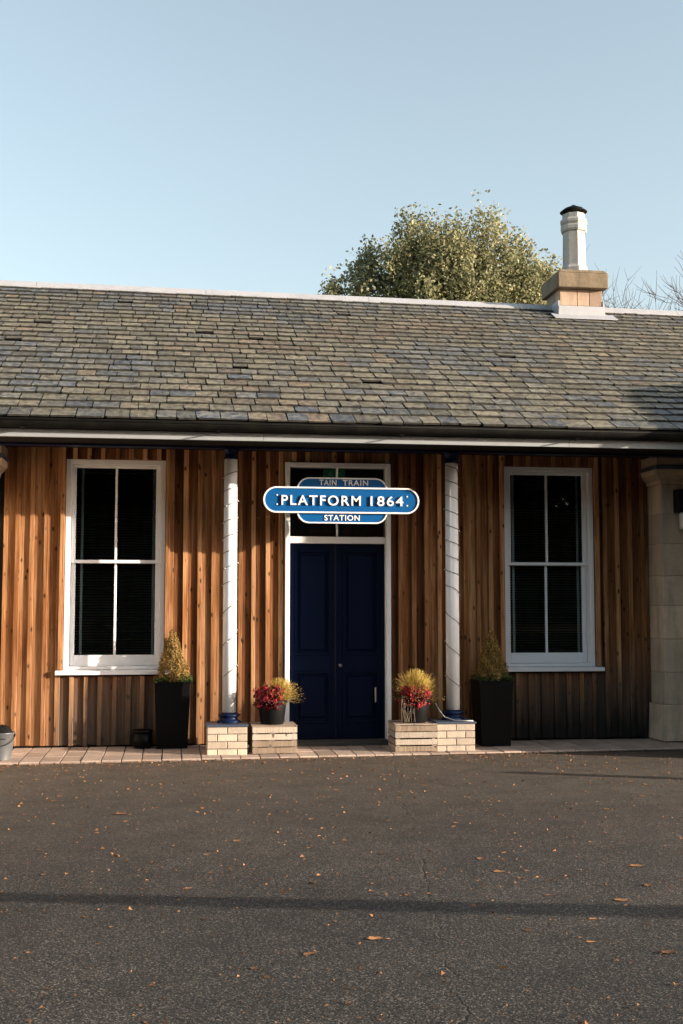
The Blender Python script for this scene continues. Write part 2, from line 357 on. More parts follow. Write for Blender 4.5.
# door with transom light
b = MB(); j = .052
b.cbox(DO[0], DO[0]+j, -.082, .12, .03, 3.175); b.cbox(DO[1]-j, DO[1], -.082, .12, .03, 3.175)
b.cbox(DO[0]+j, DO[1]-j, -.082, .12, 3.125, 3.175); b.cbox(DO[0]+j, DO[1]-j, -.05, .12, 2.262, 2.336)
xm = (DO[0]+DO[1])/2 - .004; b.cbox(xm-.011, xm+.011, -.01, .04, 2.336, 3.125)
b.build('door_frame', M['white'], ST)
b = MB(); b.box(DO[0]+j, DO[1]-j, .022, .026, 2.336, 3.125); b.build('transom_glass', M['glass'], ST)
b = MB()
def leaf(xa, xb):
    y0 = .035
    zs = [(.062, .245), (.82, 1.0), (2.19, 2.258)]; sw = .066
    b.box(xa, xb, y0+.028, y0+.045, .062, 2.258)
    b.cbox(xa, xa+sw, y0, y0+.03, .062, 2.258); b.cbox(xb-sw, xb, y0, y0+.03, .062, 2.258)
    for a, c in zs: b.cbox(xa+sw, xb-sw, y0, y0+.03, a, c)
    for a, c in ((.245,.82), (1.0,2.19)):
        p0, p1 = xa+sw, xb-sw; m = .028
        for q in (0, 1):                                  # bolection mould and raised field
            s_ = m*q
        b.ring([(p0,a),(p1,a),(p1,c),(p0,c)], [(p0+.024,a+.024),(p1-.024,a+.024),(p1-.024,c-.024),(p0+.024,c-.024)], y0-.009, y0+.029)
        b.cbox(p0+.055, p1-.055, y0+.016, y0+.03, a+.055, c-.055, .012)
leaf(DO[0]+j+.003, xm-.002); leaf(xm+.002, DO[1]-j-.003)
b.cbox(xm-.022, xm+.018, .022, .034, .062, 2.258, .005)
dr = b.build('door', M['door'], ST)
b = MB(); b.cbox(2.297, 2.318, .002, .036, .47, .635, .006); b.build('door_handle', M['brass'], dr)
b = MB(); b.M = Matrix.Translation((1.905,.02,.885)) @ Matrix.Rotation(R(90), 4, 'X'); b.lathe(0, 0, [(.012,-.012),(.02,-.004),(.02,.006),(.013,.016)], 16); b.build('door_knob', M['brass'], dr)
b = MB(); b.box(DO[0]-.02, DO[1]+.02, -.29, .2, .024, .058); b.box(DO[0]+.0, DO[1]-.0, -.22, .02, .0581, .061); b.build('door_step', M['step'], ST, .004)
# soffit, fascia, gutter
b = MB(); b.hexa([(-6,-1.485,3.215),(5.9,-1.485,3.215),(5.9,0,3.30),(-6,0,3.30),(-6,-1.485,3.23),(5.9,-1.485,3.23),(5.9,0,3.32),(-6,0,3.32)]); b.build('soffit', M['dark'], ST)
b = MB(); b.box(-6, 5.9, -.72, -.58, 3.236, 3.252); b.build('eaves_beam', M['navy'], ST)
b = MB()
for xa, xb in ((-6,-3.9),(-3.897,.9),(.903,4.1),(4.103,5.9)): b.box(xa, xb, -1.51, -1.486, 3.206, 3.285)
b.build('fascia_board', M['fascia'], ST, .003)
b = MB(); prof = []
for q in range(11):
    an = math.pi + math.pi*q/10; prof.append((-1.585 + .068*math.cos(an), 3.352 + .068*math.sin(an)))
pin = [(-1.585 + (y+1.585)*.93, 3.352 + (z-3.352)*.93) for y, z in prof]
pts = prof + pin[::-1]
a = [b.vert((-6.0,y,z)) for y, z in pts]; c = [b.vert((5.9,y,z)) for y, z in pts]; n = len(pts)
for q in range(n): b.face((a[q], a[(q+1)%n], c[(q+1)%n], c[q]))
b.face(a[::-1]); b.face(c)
for xx in (-5.2,-3.3,-1.45,.45,2.3,4.15,5.6): b.box(xx-.02, xx+.02, -1.662, -1.512, 3.276, 3.282); pass
b.tube([(-6,-1.653,3.354),(5.9,-1.653,3.354)], .009, 8)
b.build('gutter', M['gutter'], ST)
# main roof: every slate laid in courses that shrink towards the ridge
EY, EZ, RY = -1.64, 3.380, 3.2
def rz(X): return 5.93 - .0085*(X - 2.0)
def onroof(X, s, h=0):          # s 0..1 up the slope, h off the surface
    z1 = rz(X); y = EY + (RY-EY)*s; z = EZ + (z1-EZ)*s; L = math.hypot(RY-EY, z1-EZ); return (X, y - h*(z1-EZ)/L, z + h*(RY-EY)/L)
b = MB(); rs = random.Random(5); NR = 26; ex = [(1.25 if q == 0 else 1.0 - .12*q/(NR-1)) for q in range(NR)]; tot = sum(ex); s = 0
RX0, RX1 = -6.5, 12.0
for q in range(NR):
    ds = ex[q]/tot; X = RX0 - rs.random()*.2; wd0 = .225 - .035*q/NR
    while X < RX1:
        wd = wd0 * rs.uniform(.78, 1.25); g = rs.uniform(.003,.006)
        pn = mnoise.noise(Vector((X*.45, q*.16, 3.1))); pn2 = mnoise.noise(Vector((X*1.2, q*.4, 9.0)))
        hue = .5 + .55*pn + .25*pn2 + rs.uniform(-.24,.24) - .16*max(0, (X-2.5)/4)*(1-q/NR)
        if q < 10 and rs.random() < .06 + .12*max(0, pn2+.3): hue = rs.uniform(0,.15)
        if q > NR-4: hue = rs.uniform(.1,.42)
        if rs.random() < .03: hue = 1
        b.cur = (min(1, max(0, hue)), min(1, max(0, rs.gauss(.5,.26))), rs.random()*.9)
        j0, j1, jl = rs.uniform(-.0035,.0035), rs.uniform(-.0035,.0035), rs.uniform(-.04,.04)*ds
        th = rs.uniform(.010,.018); ov = ds*1.12; lo = s + jl
        if rs.random() < .006: lo += ds*.35
        up = min(s + ov, 1.0); sk = rs.uniform(-.006,.006)
        # chipped lower corners
        cl = rs.uniform(.0,.02) if rs.random() < .3 else 0; cr = rs.uniform(.0,.02) if rs.random() < .3 else 0
        A = [onroof(X+g+cl, lo, .014+th), onroof(X+wd-g-cr, lo+j1*.1, .014+th+j1), onroof(X+wd-g, lo+ds*.10, .014+th+j1), onroof(X+wd-g+sk, up, .004), onroof(X+g+sk, up, .004), onroof(X+g, lo+ds*.10, .014+th+j0)]
        B = [onroof(X+g+cl, lo, .009), onroof(X+wd-g-cr, lo+j1*.1, .009), onroof(X+wd-g, lo+ds*.10, .008), onroof(X+wd-g+sk, up, -.004), onroof(X+g+sk, up, -.004), onroof(X+g, lo+ds*.10, .008)]
        ia = [b.vert(p) for p in A]; ib = [b.vert(p) for p in B]; b.face(ia)
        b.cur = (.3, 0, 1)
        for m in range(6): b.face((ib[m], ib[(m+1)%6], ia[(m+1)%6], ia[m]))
        X += wd
    s += ds
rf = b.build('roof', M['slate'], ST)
b = MB(); b.poly([(RX0,EY+.0,EZ-.012),(RX1,EY,EZ-.012),(RX1,RY,rz(RX1)-.01),(RX0,RY,rz(RX0)-.01)]); b.box(RX0, RX1, EY-.0, EY+.02, EZ-.05, EZ-.014)
b.poly([(RX0,RY,rz(RX0)-.01),(RX1,RY,rz(RX1)-.01),(RX1,RY+4.3,3.4),(RX0,RY+4.3,3.4)]); b.build('roof_deck', M['dark'], rf)
b = MB()
for q in range(8):
    xa = RX0 + q*(RX1-RX0)/8; xb = RX0 + (q+1)*(RX1-RX0)/8 - .004; za, zb = rz(xa), rz(xb)
    for (y0, h0), (y1, h1) in (((RY-.13,-.045),(RY-.05,.03)), ((RY-.05,.03),(RY+.05,.03)), ((RY+.05,.03),(RY+.13,-.05))):
        b.poly([(xa,y0,za+h0+.02),(xb,y0,zb+h0+.02),(xb,y1,zb+h1+.02),(xa,y1,za+h1+.02)])
    b.poly([(xa,RY-.13,za-.06),(xb,RY-.13,zb-.06),(xb,RY-.13,zb-.025),(xa,RY-.13,za-.025)])
b.build('ridge_capping', M['lead'], rf)
# rear, ends and floor
b = MB(); b.box(-8, 12, 7.3, 7.5, 0, 3.4); b.box(-8.2, -8, -.0, 7.5, 0, 3.4); b.box(12, 12.2, 0, 7.5, 0, 3.4); b.build('rear_wall', M['sandstone'], ST)
b = MB(); b.box(-8, 12, .26, 7.3, 3.30, 3.34); b.build('interior_ceiling', M['dark'], ST)
b = MB(); b.box(-8, 12, .26, 7.3, .0, .03); b.build('interior_floor', M['dark'], ST)

# projecting stone wings, each with its own gable
def wing(xa, xb, yf):
    b = MB(); rw = random.Random(int(xa*10)); z = 0; r = 0
    b.box(xa+.03, xb-.03, yf+.03, 0, 0, 3.5)
    while z < 3.45:
        hh = min(.31, 3.5-z); off = .3 if r % 2 else 0; x = xa - off
        while x < xb:
            x2 = min(x+.62, xb)
            if x2 > xa+.02: b.cur = (0,0,rw.random()); b.cbox(max(x,xa)+.003, x2-.003, yf, yf+.2, z+.003, z+hh-.003, .008)
            x += .62
        y = yf
        while y < -.05:
            y2 = min(y+.55, 0); b.cur = (0,0,rw.random()); b.box(xa, xa+.2, y+.2 if y == yf else y+.003, y2-.003, z+.003, z+hh-.003); b.box(xb-.2, xb, y+.2 if y == yf else y+.003, y2-.003, z+.003, z+hh-.003); y = y2
        z += hh; r += 1
    xm = (xa+xb)/2; pk = 3.5 + (xb-xa)/2*.42; b.cur = (0,0,.5)
    b.prism([(xa,3.5),(xb,3.5),(xm,pk)], yf+.01, yf+.2); b.build('stone_wing', M['sandstone'], ST)
    b = MB(); ov = .14
    for sgn in (-1, 1):
        e = xm + sgn*((xb-xa)/2+ov); ze = 3.5 - ov*.42
        for q in range(20):
            s0, s1 = q/20, (q+1.15)/20
            for kx in range(24):
                ya = yf - .12 + kx*.22 + (.11 if q % 2 else 0); b.cur = (rw.random(), rw.random(), 0)
                def pp(s_, y, h): return (e+(xm-e)*s_, y, ze+(pk+.03-ze)*s_+h)
                b.poly([pp(s0,ya,.06),pp(s0,ya+.214,.06),pp(s1,ya+.214,.035),pp(s1,ya,.035)])
        b.hexa([(e,yf-.12,ze),(e,5,ze),(xm,5,pk),(xm,yf-.12,pk),(e,yf-.12,ze+.03),(e,5,ze+.03),(xm,5,pk+.03),(xm,yf-.12,pk+.03)])
    b.build('wing_roof', M['slate'], ST)
wing(5.95, 11.5, -2.05)
wing(-8.0, -2.75, -2.05)

# corner piers with moulded capitals
def pier(xa, xb, yf, mir):
    b = MB(); rw = random.Random(int(abs(xa)*31)); zs = [.03,.44,.80,1.18,1.56,1.90,2.27,2.62,2.955]
    b.box(xa+.01, xb-.01, yf+.01, .3, 0, 3.0)
    for z0, z1 in zip(zs, zs[1:]):
        o = .05 if z0 < .4 else 0; b.cur = (rw.random(), rw.random(), rw.random()); b.hexa([(xa-o,yf-o,z0+.002),(xb+o,yf-o,z0+.002),(xb+o,.3,z0+.002),(xa-o,.3,z0+.002),(xa-o*.6,yf-o*.6,z1-.003),(xb+o*.6,yf-o*.6,z1-.003),(xb+o*.6,.3,z1-.003),(xa-o*.6,.3,z1-.003)])
    p = b.build('stone_pier', M['sandstone'], ST, .006)
    b = MB()
    for z0, z1, o0, o1 in ((2.957,3.0,.012,.022),(3.0,3.05,.025,.075),(3.052,3.115,.085,.095)):
        b.cur = (rw.random(), rw.random(), rw.random()); b.hexa([(xa-o0,yf-o0,z0),(xb+o0,yf-o0,z0),(xb+o0,.3,z0),(xa-o0,.3,z0),(xa-o1,yf-o1,z1),(xb+o1,yf-o1,z1),(xb+o1,.3,z1),(xa-o1,.3,z1)])
    b.build('capital', M['sandstone'], p, .004)
    b = MB(); b.box(xa-.10, xb+.10, yf-.10, .3, 3.117, 3.165); b.build('capital_slab', M['slab'], p, .004)
    b = MB(); b.box(xa-.085, xb+.085, yf-.085, .3, 3.167, 3.274); b.build('abutment_block', M['pinkstone'], p, .004)
pier(5.565, 5.95, -.42, 0); pier(-2.75, -1.88, -.42, 1)

# cast iron columns on brick plinths
def plinth(xc):
    p = MB(); x0, x1, y0, y1 = xc-.205, xc+.205, -.925, -.50
    p.box(x0+.007, x1-.007, y0+.007, y1-.007, .005, .305)
    o = p.build('plinth', M['mortar'], ST); b = MB(); rr = random.Random(int(xc*100)); ch = .0755
    for c_ in range(4):
        z0 = .008 + c_*ch; z1 = z0 + ch - .009
        xs = [x0, x0+.102, x0+.308, x1] if c_ % 2 == 0 else [x0, x0+.205, x1]
        for a, c in zip(xs, xs[1:]):
            b.cur = (rr.random(), rr.random(), rr.random()); b.cbox(a+(.004 if a > x0 else 0), c-(.004 if c < x1 else 0), y0, y0+.1, z0, z1, .004)
        for q in (0, 1):
            b.cur = (rr.random(), rr.random(), rr.random()); ya = y0+.101+q*.165
            b.box(x0, x0+.1, ya, ya+.157, z0, z1); b.cur = (0,0,rr.random()); b.box(x1-.1, x1, ya, ya+.157, z0, z1)
    b.build('brickwork', M['buffbrick'], o)
    b = MB(); b.box(x0-.012, x1+.012, y0-.012, y1+.012, .306, .326); b.build('plinth_slab', M['slab'], o, .003)
def column(xc):
    y = -.65; b = MB(); b.lathe(xc, y, [(.073,.43),(.073,1.5),(.070,3.12)], 40); o = b.build('column', M['white'], ST)
    b = MB(); b.lathe(xc, y, [(.072,3.12),(.078,3.125),(.078,3.145),(.066,3.15),(.064,3.19),(.075,3.20),(.09,3.22),(.09,3.236)], 32)
    b.tube([(xc+.05,y-.08,3.14),(xc+.055,y-.085,3.17),(xc+.06,y-.08,3.20)], .006); b.build('column_capital', M['navy'], o)
    b = MB(); b.lathe(xc, y, [(.125,.327),(.125,.345),(.105,.352),(.092,.368),(.092,.39),(.115,.398),(.115,.412),(.098,.418),(.082,.43),(.078,.434)], 32)
    for q in range(4): b.M = Matrix.Translation((xc,y,0)) @ Matrix.Rotation(R(45+90*q),4,'Z'); b.hexa([(.07,-.012,.328),(.15,-.012,.328),(.15,.012,.328),(.07,.012,.328),(.07,-.012,.40),(.11,-.012,.345),(.11,.012,.345),(.07,.012,.40)])
    b.M = None; b.build('column_base', M['navy'], o)
for xc in (.622, 3.045): column(xc)
plinth(.592); plinth(3.01)
# chimney
def sq(b, xa, xb, ya, yb, z0, z1, i=0): b.hexa([(xa,ya,z0),(xb,ya,z0),(xb,yb,z0),(xa,yb,z0),(xa+i,ya+i,z1),(xb-i,ya+i,z1),(xb-i,yb-i,z1),(xa+i,yb-i,z1)])
CX = 5.79; b = MB(); rc = random.Random(2)
b.box(CX-.30, CX+.30, 2.83, 3.35, 5.5, 6.10)
for z0, z1, xs in ((5.86,6.10,(-.32,-.06,.12,.32)),(5.6,5.855,(-.32,.0,.32))):
    for a, c in zip(xs, xs[1:]):
        b.cur = (0,0,rc.random()); b.cbox(CX+a+.003, CX+c-.003, 2.8, 3.0, z0, z1, .006)
    b.cur = (0,0,rc.random()); b.box(CX-.32, CX-.26, 3.003, 3.38, z0, z1); b.box(CX+.26, CX+.32, 3.003, 3.38, z0, z1)
ch = b.build('chimney', M['pinkstone'], ST)
b = MB(); sq(b, CX-.375, CX+.375, 2.69, 3.48, 6.10, 6.32, .0); sq(b, CX-.375, CX+.375, 2.69, 3.48, 6.32, 6.375, .05); sq(b, CX-.26, CX+.26, 2.84, 3.33, 6.375, 6.42, .08)
b.build('chimney_cap', M['capstone'], ch, .015)
b = MB(); b.lathe(CX+.005, 3.08, [(.205,6.40),(.205,6.47),(.185,6.50),(.178,6.52),(.168,7.02)], 8, sm=False); b.lathe(CX+.005, 3.08, [(.185,7.02),(.20,7.05),(.20,7.10),(.18,7.12),(.205,7.15),(.205,7.19),(.175,7.215),(.17,7.29)], 8, sm=False)
b.build('chimney_pot', M['clay'], ch, .006)
b = MB(); b.lathe(CX+.005, 3.08, [(.195,7.325),(.20,7.33),(.14,7.38),(.05,7.42),(.02,7.44)], 24)
for q in range(4): an = R(45+90*q); b.box(CX+.005+.15*math.cos(an)-.01, CX+.005+.15*math.cos(an)+.01, 3.08+.15*math.sin(an)-.01, 3.08+.15*math.sin(an)+.01, 7.27, 7.335)
b.build('chimney_cowl', M['black'], ch)
b = MB(); b.hexa([(CX-.36,2.74,5.62),(CX+.36,2.74,5.62),(CX+.36,2.80,5.62),(CX-.36,2.80,5.62),(CX-.335,2.785,5.855),(CX+.335,2.785,5.855),(CX+.335,2.797,5.855),(CX-.335,2.797,5.855)])
for sg in (-1, 1): b.box(*sorted((CX+sg*.322, CX+sg*.345)), 2.79, 3.39, 5.6, 5.93)
zz = lambda y: EZ + (rz(CX)-EZ)*(y-EY)/(RY-EY)
b.hexa([(CX-.45,2.60,zz(2.60)+.035),(CX+.47,2.60,zz(2.60)+.035),(CX+.47,2.80,zz(2.80)+.035),(CX-.45,2.80,zz(2.80)+.035),(CX-.45,2.60,zz(2.60)+.045),(CX+.47,2.60,zz(2.60)+.045),(CX+.47,2.80,zz(2.80)+.05),(CX-.45,2.80,zz(2.80)+.05)])
b.build('chimney_flashing', M['lead'], ch)

# ------------------------------------------------------------------ sign
SG = empty('station_sign', (1.817,-.70,2.44), 'blue and white lozenge sign reading PLATFORM 1864 hung above the navy door', 'sign')
def pill(x0, x1, z0, z1, r, n=14):
    pts = []
    for cx, cz, a0 in ((x0+r,z0+r,180),(x1-r,z0+r,270),(x1-r,z1-r,0),(x0+r,z1-r,90)):
        for q in range(n+1): an = R(a0 + 90*q/n); pts.append((cx+r*math.cos(an), cz+r*math.sin(an)))
    return pts
def plate(x0, x1, z0, z1, r, y, bw, pname, bname):
    o = pill(x0, x1, z0, z1, r); i = pill(x0+bw, x1-bw, z0+bw, z1-bw, r-bw)
    b = MB(); b.prism(i, y, y+.022); p = b.build(pname, M['signblue'], SG)
    b = MB(); b.ring(o, i, y-.012, y+.022); b.build(bname, M['signwhite'], p, .002); return p
back = plate(1.331, 2.322, 2.440, 2.938, .135, -.685, .015, 'rear_plate', 'rear_plate_border')
front = plate(.967, 2.668, 2.549, 2.832, .141, -.705, .017, 'front_plate', 'front_plate_border')
def text(body, xc, zc, width, height, y, depth, parent, bold=.014, sp=1.15):
    c = bpy.data.curves.new('lettering', 'FONT'); c.body = body; c.extrude = .5; c.offset = bold; c.space_character = sp; c.resolution_u = 6
    t = bpy.data.objects.new('lettering_source', c); COL.objects.link(t); dg = bpy.context.evaluated_depsgraph_get(); dg.update()
    me = bpy.data.meshes.new_from_object(t.evaluated_get(dg)); bpy.data.objects.remove(t); bpy.data.curves.remove(c)
    xs = [v.co.x for v in me.vertices]; ys = [v.co.y for v in me.vertices]; off = wloc(parent)
    sx = width/(max(xs)-min(xs)); sz = height/(max(ys)-min(ys)); mx_, mz_ = (max(xs)+min(xs))/2, (max(ys)+min(ys))/2
    for v in me.vertices: v.co = Vector((xc+(v.co.x-mx_)*sx, y-(v.co.z+.5)*depth, zc+(v.co.y-mz_)*sz)) - off
    me.materials.append(M['signwhite']); o = bpy.data.objects.new('lettering', me); COL.objects.link(o); o.parent = parent; return o
text('PLATFORM', 1.592, 2.686, .860, .108, -.705, .020, front, .010, 1.22); text('1864', 2.310, 2.686, .362, .107, -.705, .020, front, .010, 1.2)
text('TAIN', 1.668, 2.884, .186, .060, -.685, .008, back, .008, 1.15); text('TRAIN', 1.970, 2.884, .278, .060, -.685, .008, back, .008, 1.15)
text('STATION', 1.822, 2.502, .386, .060, -.685, .008, back, .012, 1.12)
for xx in (1.115, 2.535):
    for z_ in (2.640, 2.740):
        b = MB(); b.M = Matrix.Translation((xx,-.706,z_)) @ Matrix.Rotation(R(90),4,'X'); b.lathe(0,0,[(.009,0),(.009,.003),(.005,.006)],12); b.build('screw_head', M['signwhite'], front)
for xx in (1.335, 2.30):
    b = MB(); b.box(xx-.012, xx+.012, -.660, -.648, 2.50, 2.88); b.box(xx-.012, xx+.012, -.647, -.012, 2.70, 2.712); b.build('hanger_bracket', M['black'], SG)

# exit sign seen through the transom
EX = empty('exit_sign', (1.845,.16,3.04), 'green exit sign glowing dimly behind the glass over the door', 'exit sign')
b = MB(); b.box(1.72, 1.97, .10, .14, 3.03, 3.115); b.build('sign_box', M['exit'], EX, .003)
b = MB(); b.prism([(1.86,3.066),(1.90,3.066),(1.90,3.056),(1.925,3.074),(1.90,3.092),(1.90,3.082),(1.86,3.082)], .096, .0995); b.build('arrow', M['tape'], EX); b = MB(); b.box(1.775,1.80,.096,.0995,3.045,3.085); b.box(1.78,1.795,.096,.0995,3.0851,3.10); b.build('figure', M['tape'], EX)
# wall lantern on the right pier
LN = empty('wall_lantern', (5.80,-.43,2.42), 'black wall lantern with opal glass mounted high on the right stone pier', 'lantern')
b = MB(); b.cbox(5.705, 5.90, -.55, -.422, 2.62, 2.885, .02); b.box(5.745,5.86,-.60,-.55,2.64,2.70); b.build('lamp_housing', M['black'], LN, .01)
b = MB(); b.lathe(5.815, -.505, [(.055,2.425),(.07,2.45),(.07,2.60),(.06,2.619)], 20); b.build('lamp_glass', M['lampglass'], LN)

# fairy light strings wound round the columns
def lights(xc, hand, label):
    y = -.65; E_ = empty('light_string', (xc,y,.44), label, 'light string', 'light strings wound round the columns'); pts = []; bul = []
    z = 3.10; th = R(200)
    while z > .55:
        r = .0770; pts.append((xc+r*math.cos(th), y+r*math.sin(th), z)); th += hand*R(12); z -= (.165 if z > 1.75 else .34)*12/360
        if len(pts) % 11 == 0: bul.append(pts[-1])
    b = MB(); b.tube(pts, .0038, 5); b.build('light_cable', M['wire'], E_)
    for p in bul:
        b = MB(); d = Vector((p[0]-xc,p[1]-y,0)).normalized(); b.tube([p, Vector(p)+d*.012+Vector((0,0,-.012))], [.006,.004], 6); b.build('bulb', M['lampglass'], E_)
lights(.622, -1, 'thin light string spiralling up to the right on the left white column'); lights(3.045, 1, 'thin light string spiralling down to the right on the right white column')

# ------------------------------------------------------------------ planters and shrubs
def leafquad(b, p, n, size, asp=.5, fold=.25):
    n = n.normalized(); u = n.cross(Vector((random.gauss(0,1),random.gauss(0,1),random.gauss(0,1)))).normalized(); v = n.cross(u)
    b.poly([p-u*size, p+v*size*asp+n*size*fold, p+u*size, p-v*size*asp+n*size*fold])
def tall_planter(x, yc, label, slabel):
    P_ = empty('tall_planter', (x,yc,.022), label, 'planter', 'tall black planters'); b = MB(); t, bo, z0, z1 = .194, .165, .022, .712
    b.hexa([(x-bo,yc-bo,z0),(x+bo,yc-bo,z0),(x+bo,yc+bo,z0),(x-bo,yc+bo,z0),(x-t,yc-t,z1),(x+t,yc-t,z1),(x+t,yc+t,z1),(x-t,yc+t,z1)]); b.build('planter_body', M['planter'], P_, .008)
    b = MB(); o = [(x-t-.003,yc-t-.003),(x+t+.003,yc-t-.003),(x+t+.003,yc+t+.003),(x-t-.003,yc+t+.003)]
    for (xa,xb,ya,yb) in ((x-t-.004,x+t+.004,yc-t-.004,yc-t+.02),(x-t-.004,x+t+.004,yc+t-.02,yc+t+.004),(x-t-.004,x-t+.02,yc-t+.02,yc+t-.02),(x+t-.02,x+t+.004,yc-t+.02,yc+t-.02)): b.box(xa,xb,ya,yb,z1+.001,z1+.022)
    b.build('planter_rim', M['planter'], P_, .004)
    b = MB(); b.box(x-t+.021,x+t-.021,yc-t+.021,yc+t-.021,z1+.001,z1+.012); b.build('potting_soil', M['soil'], P_)
    T = empty('cone_shrub', (x,yc,z1+.012), slabel, 'shrub', 'clipped golden cone shrubs'); b = MB(); H = .56; zb = z1+.03
    b.tube([(x,yc,z1),(x,yc,zb+H*.8)], [.012,.004], 6); b.build('stem', M['bark'], T)
    b = MB()
    for _ in range(5200):
        h = 1 - math.sqrt(random.random()); h = min(h*1.0, .99); an = random.uniform(0, 2*math.pi)
        rr = .178*(1-h)**.80*(1 + .12*math.sin(an*3+h*9) + .1*math.sin(an*7-h*14)) * math.sqrt(random.uniform(.55,1.06))+.006
        p = Vector((x+rr*math.cos(an), yc+rr*math.sin(an), zb+h*H + random.gauss(0,.008))); n = Vector((math.cos(an),math.sin(an),.5+random.gauss(0,.6)))
        b.cur = (min(1,max(0,random.gauss(.5+.25*math.sin(an*5+h*20),.25))), random.random(), 0); leafquad(b, p, n + Vector((random.gauss(0,.6),random.gauss(0,.6),random.gauss(0,.6))), random.uniform(.009,.017), .45)
    b.build('foliage', M['conifer'], T)
    I = empty('trailing_ivy', (x,yc,z1+.012), 'low green ivy round the foot of the cone shrub ' + slabel.split(' in ')[-1].join(['in ','']), 'ivy', 'ivy under the cone shrubs'); b = MB()
    for _ in range(900):
        an = random.uniform(0,2*math.pi); r0 = .2*math.sqrt(random.random()); q = random.choice((0,0,1))
        px_, py_ = x + random.uniform(-.19,.21), yc + random.uniform(-.2,.2)
        b.cur = (random.random(), random.random(), 0); leafquad(b, Vector((px_,py_,z1+.02+abs(random.gauss(0,.028)))), Vector((random.gauss(0,.5),random.gauss(0,.5),1)), random.uniform(.012,.024), .7)
    b.build('leaves', M['ivy'], I); return I
i1 = tall_planter(.028, -.16, 'tall tapered black planter beside the left window with a cone shrub', 'golden cone shrub in the black planter left of the door')
i1['label'] = 'low green ivy round the cone shrub left of the door'
i2 = tall_planter(3.545, -.41, 'tall tapered black planter beside the right plinth with a cone shrub', 'golden cone shrub in the black planter right of the door')
i2['label'] = 'low green ivy round the cone shrub right of the door'

# wooden crates with round pots
def crate(x0, x1, y0, y1, rot, label):
    xc, yc = (x0+x1)/2, (y0+y1)/2; C_ = empty('wooden_crate', (xc,yc,.022), label, 'crate', 'upturned crates by the door'); Mx = Matrix.Translation((xc,yc,0)) @ Matrix.Rotation(rot,4,'Z') @ Matrix.Translation((-xc,-yc,0))
    rr = random.Random(int(x0*100)); z = .026; ph = .0575
    sl = MB(); sl.M = Mx
    for q in range(4):
        za = z + q*(ph+.0125) + rr.uniform(-.002,.002); zb = za + ph
        for box in ((x0,x1,y0,y0+.014),(x0,x1,y1-.014,y1),(x0,x0+.014,y0+.0145,y1-.0145),(x1-.014,x1,y0+.0145,y1-.0145)):
            sl.cur = (rr.random(), rr.random(), rr.uniform(.3,.9)); e = rr.uniform(-.002,.003)
            sl.cbox(box[0], box[1], box[2], box[3], za, zb+e, .002)
    sl.build('side_slats', M['crate'], C_)
    for px_ in (x0+.015, x1-.05):
        for py_ in (y0+.015, y1-.05): b = MB(); b.M = Mx; b.cur = (rr.random(),rr.random(),.4); b.box(px_, px_+.035, py_, py_+.035, .024, .297); b.build('corner_post', M['crate'], C_)
    b = MB(); b.M = Mx; n = 6; wd = (y1-y0)/n
    for q in range(n): b.cur = (rr.random(),rr.random(),rr.uniform(.3,.8)); b.box(x0-.004, x1+.004, y0+q*wd+.003, y0+(q+1)*wd-.003, .3, .313)
    b.build('top_boards', M['crate'], C_)
crate(.848, 1.312, -.935, -.50, R(.8), 'pale slatted crate beside the left brick plinth'); crate(2.352, 2.797, -.955, -.51, R(-.5), 'pale slatted crate against the right brick plinth')
